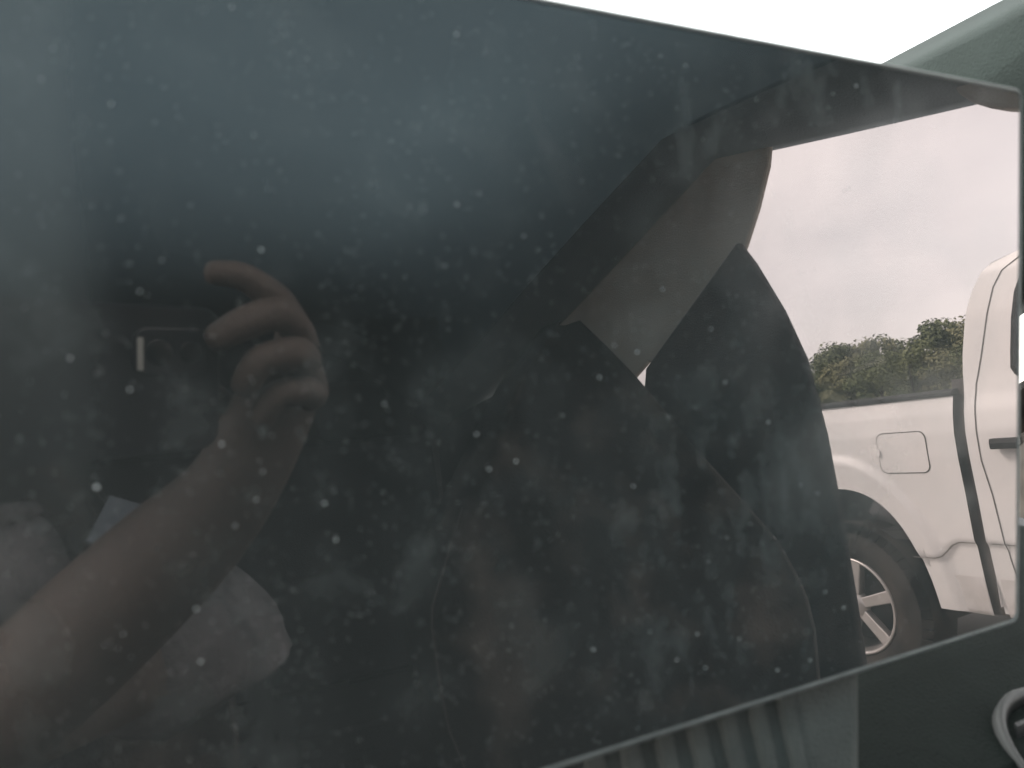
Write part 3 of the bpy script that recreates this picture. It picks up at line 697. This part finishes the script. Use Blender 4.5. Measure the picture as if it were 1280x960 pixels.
make_seat(-.223, 'dark driver seat behind the person, mirrored at the left edge', False)
# rear bench
rb = empty('rear_bench_seat', (XC, -1.75, .43)); tag(rb, 'dark rear bench seat with three headrests, dim behind the front seats', 'bench seat')
prism('bench_backrest', [(-.20,.30),(-.02,.30),(-.14,.98),(-.22,1.0),(-.30,.96)], 'x', -.64, .64, 'seat_side', rb, .03)
prism('bench_cushion', [(-.12,0),(.40,0),(.44,.26),(.38,.32),(-.04,.30)], 'x', -.64, .64, 'seat_side', rb, .03)
for x in (-.40, 0, .40):
    loft('headrest', [[(x+hw*math.cos(t), -.22+dp*math.sin(t), z) for t in [2*math.pi*k/20 for k in range(20)]] for z, hw, dp in ((.99,.07,.03),(1.01,.11,.045),(1.10,.125,.05),(1.16,.11,.045),(1.18,.07,.03))], 'seat_side', rb)

# ------------------------------------------------------------------ person holding the phone
person = empty('person', (-.15, -.52, .74)); person.matrix_world = Matrix.Identity(4)
tag(person, 'person in grey shirt with pale collar raising a bare arm to hold a phone, mirrored', 'person')
def skin_mesh(name, chains, m, sub=2, root=None):
    """chains: lists of (co, radius); equal coordinates are welded into one joint"""
    idx, vs, rs, es = {}, [], [], []
    for ch in chains:
        prev = None
        for co, r_ in ch:
            key = tuple(round(c, 4) for c in co)
            if key not in idx: idx[key] = len(vs); vs.append(co); rs.append(r_ if isinstance(r_, tuple) else (r_, r_))
            if prev is not None and prev != idx[key]: es.append((prev, idx[key]))
            prev = idx[key]
    me = bpy.data.meshes.new(name); me.from_pydata(vs, es, [])
    o = bpy.data.objects.new(name, me); COL.objects.link(o)
    sk = o.modifiers.new('skin', 'SKIN'); sk.use_smooth_shade = True; sk.branch_smoothing = .6
    for i, r_ in enumerate(rs):
        me.skin_vertices[0].data[i].radius = r_; me.skin_vertices[0].data[i].use_root = (i == 0)
    sb = o.modifiers.new('sub', 'SUBSURF'); sb.levels = sb.render_levels = sub
    dg = bpy.context.evaluated_depsgraph_get(); ev = bpy.data.meshes.new_from_object(o.evaluated_get(dg))
    bpy.data.objects.remove(o); ev.materials.clear(); ev.name = name
    ev.polygons.foreach_set('use_smooth', [True]*len(ev.polygons))
    return fin(name, ev, m, person)
def arm_pts(a, b, n, r0, r1, bulge=0):
    A, B_ = Vector(a), Vector(b); out = []
    for k in range(n+1):
        t = k/n; out.append((tuple(A.lerp(B_, t)), r0+(r1-r0)*t+bulge*math.sin(math.pi*t)))
    return out
pel, bel, che, nkb = (-.20,-.50,.84), (-.195,-.53,.98), (-.175,-.535,1.16), (-.175,-.525,1.29)
HX = -.165
nk, hd0, hd1, hd2, hd3 = (-.235,-.515,1.355), (-.135+HX,-.50,1.42), (-.148+HX,-.495,1.49), (-.152+HX,-.50,1.565), (-.153+HX,-.505,1.62)
shR, shL = (.045,-.475,1.20), (-.315,-.52,1.22)
elbR, wrR = (-.112,-.20,1.205), (.038,-.0689,1.3419)
palm1, palm2 = (.0562,-.0493,1.3769), (.0651,-.0403,1.4057)
body = [
 [(pel,(.15,.11)),(bel,(.145,.105)),(che,(.155,.11)),(nkb,(.085,.075)),(nk,.055),(hd0,(.058,.075)),(hd1,(.072,.092)),(hd2,(.076,.095)),(hd3,(.050,.062))],
 [(che,.155),(shR,.058)] + arm_pts(shR, elbR, 4, .055, .040, .004)[1:] + arm_pts(elbR, wrR, 6, .043, .031, .004)[1:] + [(palm1,(.038,.027)),(palm2,(.035,.021))],
 [(palm2,.03),((.0710,-.0264,1.4296),.0105),((.0576,-.0068,1.4418),.0090),((.0402,.0018,1.4521),.0080),((.0215,.0060,1.4520),.0064)],
 [(palm2,.03),((.0741,-.0274,1.4219),.0115),((.0592,-.0015,1.4337),.0102),((.0384,.0023,1.4261),.0092),((.0208,.0002,1.4158),.0075)],
 [(palm2,.03),((.0775,-.0320,1.4086),.0112),((.0668,-.0079,1.4121),.0104),((.0454,-.0018,1.4078),.0094),((.0364,-.0116,1.3906),.0078)],
 [(palm2,.03),((.0793,-.0409,1.3886),.0105),((.0733,-.0201,1.3923),.0094),((.0535,-.0131,1.3909),.0086),((.0451,-.0220,1.3737),.0072)],
 [(palm1,.03),((.0394,-.0606,1.3788),.0125),((.0253,-.0474,1.3925),.0105),((.0120,-.0340,1.4020),.0088)],
 [(che,.155),(shL,.060)] + arm_pts(shL, (-.42,-.36,.99), 4, .055, .042)[1:] + arm_pts((-.42,-.36,.99), (-.36,-.14,.92), 5, .040, .026)[1:] + [((-.345,-.09,.915),(.034,.02)),((-.335,-.055,.912),(.03,.016))],
 [((-.335,-.055,.912),.03),((-.318,-.02,.915),.009),((-.312,.01,.905),.008)],
 [((-.335,-.055,.912),.03),((-.332,-.015,.915),.009),((-.330,.02,.902),.008)],
 [((-.335,-.055,.912),.03),((-.347,-.017,.914),.009),((-.348,.015,.902),.008)],
 [((-.335,-.055,.912),.03),((-.361,-.022,.912),.008),((-.364,.004,.902),.007)],
 [((-.345,-.09,.915),.03),((-.315,-.07,.92),.010),((-.298,-.045,.915),.009)],
 [(pel,.15),((-.26,-.44,.82),.085),((-.30,-.05,.86),.065),((-.30,.04,.62),.050),((-.30,.10,.50),.040),((-.30,.20,.468),.034)],
 [(pel,.15),((-.08,-.44,.82),.085),((-.06,-.05,.86),.065),((-.06,.06,.62),.050),((-.06,.12,.50),.040),((-.06,.22,.468),.034)],
]
skin_mesh('body', body, 'skin', 2)
# face details sit on the front of the head, turned slightly to the screen
fc = Vector((-.148+HX, -.408, 1.50))
for sg in (-1, 1):
    loft('eye', [[(fc.x+sg*.031+.013*c_*math.cos(t), fc.y-.012+.006*q, fc.z+.012+.008*c_*math.sin(t)) for t in [2*math.pi*k/12 for k in range(12)]] for q, c_ in ((0,1),(1,.75),(1.4,.3))], 'eye_white', person)
    loft('ear', [[(fc.x+sg*(.076+.010*q), -.50+.018*c_*math.cos(t), 1.495+.032*c_*math.sin(t)) for t in [2*math.pi*k/12 for k in range(12)]] for q, c_ in ((-1,.7),(0,1),(1,.9),(1.3,.5))], 'skin', person)
loft('nose', [[(fc.x+w*math.cos(t), fc.y-.018+d+.010*math.sin(t), z) for t in [2*math.pi*k/10 for k in range(10)]] for z, w, d in ((1.516,.006,.006),(1.49,.010,.016),(1.468,.015,.024),(1.458,.012,.018))], 'skin', person)
loft('mouth', [[(fc.x+.024*c_*math.cos(t), fc.y-.016+.004*q, 1.432+.007*c_*math.sin(t)) for t in [2*math.pi*k/12 for k in range(12)]] for q, c_ in ((0,1),(1,.8),(1.4,.3))], 'lips', person)
# short dark hair: a cap with an uneven lower edge over the skull
v, f = [], []
NR, NS = 12, 32
for i in range(NR):
    th = math.pi*.5*i/(NR-1)*1.34
    for k in range(NS):
        t = 2*math.pi*k/NS; front_ = max(0, math.sin(t))
        tt = th*(1-.42*front_) ; w = 1+.03*noise.noise(Vector((math.cos(t)*4, math.sin(t)*4, i*.7)))
        v.append((-.151+HX+.086*w*math.sin(tt)*math.cos(t), -.502+.106*w*math.sin(tt)*math.sin(t), 1.535+.118*w*math.cos(tt)))
for i in range(NR-1):
    for k in range(NS): f.append((i*NS+k, i*NS+(k+1) % NS, (i+1)*NS+(k+1) % NS, (i+1)*NS+k))
mesh_obj('hair', v, f, 'hair', person, smooth=True, solid=.008)
# shirt with short sleeves, creased
sh = skin_mesh('shirt', [
 [((-.19,-.50,.80),(.172,.135)),(bel,(.170,.132)),((-.150,-.535,1.12),(.182,.142)),((-.155,-.532,1.22),(.150,.125)),((-.170,-.527,1.285),(.115,.098)),((-.190,-.52,1.330),(.078,.074))],
 [((-.150,-.535,1.12),.17),(shR,.082),((.005,-.405,1.20),.078),((-.065,-.285,1.20),.072)],
 [((-.150,-.535,1.12),.17),(shL,.080),((-.352,-.465,1.13),.070),((-.385,-.42,1.06),.068)]], 'shirt', 3)
me = sh.data
for q in me.vertices:
    n_ = noise.noise(q.co*11+Vector((3,1,2)))*.018 + noise.noise(Vector((q.co.x*26, q.co.y*20, q.co.z*10)))*.007
    q.co += q.normal*n_
tube('collar', [(-.190+.076*math.cos(t), -.518+.072*math.sin(t), 1.325+.012*math.sin(t)+.004*math.cos(2*t)) for t in [2*math.pi*k/24 for k in range(24)]], .012, 'shirt', person, 8, True)
mesh_obj('collar_flap', [(-.055,-.462,1.340),(-.022,-.470,1.325),(.012,-.455,1.300),(-.030,-.432,1.272),(-.075,-.432,1.300)], [(0,1,2,3,4)], 'collar', person, solid=.004)
skin_mesh('trousers', [
 [((-.17,-.50,.835),(.16,.125)),((-.26,-.44,.825),.098),((-.30,-.05,.862),.080),((-.30,.04,.62),.066),((-.30,.095,.51),.060)],
 [((-.17,-.50,.835),.16),((-.08,-.44,.825),.098),((-.06,-.05,.862),.080),((-.06,.06,.62),.066),((-.06,.115,.51),.060)]], 'trousers', 2)

# ------------------------------------------------------------------ phone the photograph is taken with
phone = empty('phone'); Mp = Matrix((rt, up, -fw)).transposed().to_4x4(); Mp.translation = EYE - fw*.0028
phone.matrix_world = Mp
tag(phone, 'dark phone held sideways in the raised hand, mirrored in the touchscreen', 'phone')
def prr(x0, x1, y0, y1, r, z, n=6):
    out = []
    for cx, cy, a0 in ((x1-r, y1-r, 0), (x0+r, y1-r, 90), (x0+r, y0+r, 180), (x1-r, y0+r, 270)):
        for k in range(n): a = R(a0+90*k/(n-1)); out.append((cx+r*math.cos(a), cy+r*math.sin(a), z))
    return out
loft('phone_case', [prr(-.098,.032,-.050,.022,.009,.0082), prr(-.099,.033,-.051,.023,.010,.0072), prr(-.099,.033,-.051,.023,.010,.001), prr(-.098,.032,-.050,.022,.009,0)], 'phone_body', phone, smooth=False)
loft('camera_island', [prr(-.012,.026,-.012,.012,.007,.0), prr(-.012,.026,-.012,.012,.007,-.0012), prr(-.011,.025,-.011,.011,.006,-.0016)], 'phone_body', phone, smooth=False)
for cx, cy, r_ in ((0, 0, .0065), (.016, 0, .0055)):
    loft('lens', [[(cx+q*r_*math.cos(t), cy+q*r_*math.sin(t), z) for t in [2*math.pi*k/20 for k in range(20)]] for q, z in ((1,-.0014),(1,-.0022),(.85,-.0024))], 'phone_lens', phone)
box('flash', (-.0105, -.009, -.0021), (-.0075, .007, -.0015), 'phone_flash', phone, .0005)
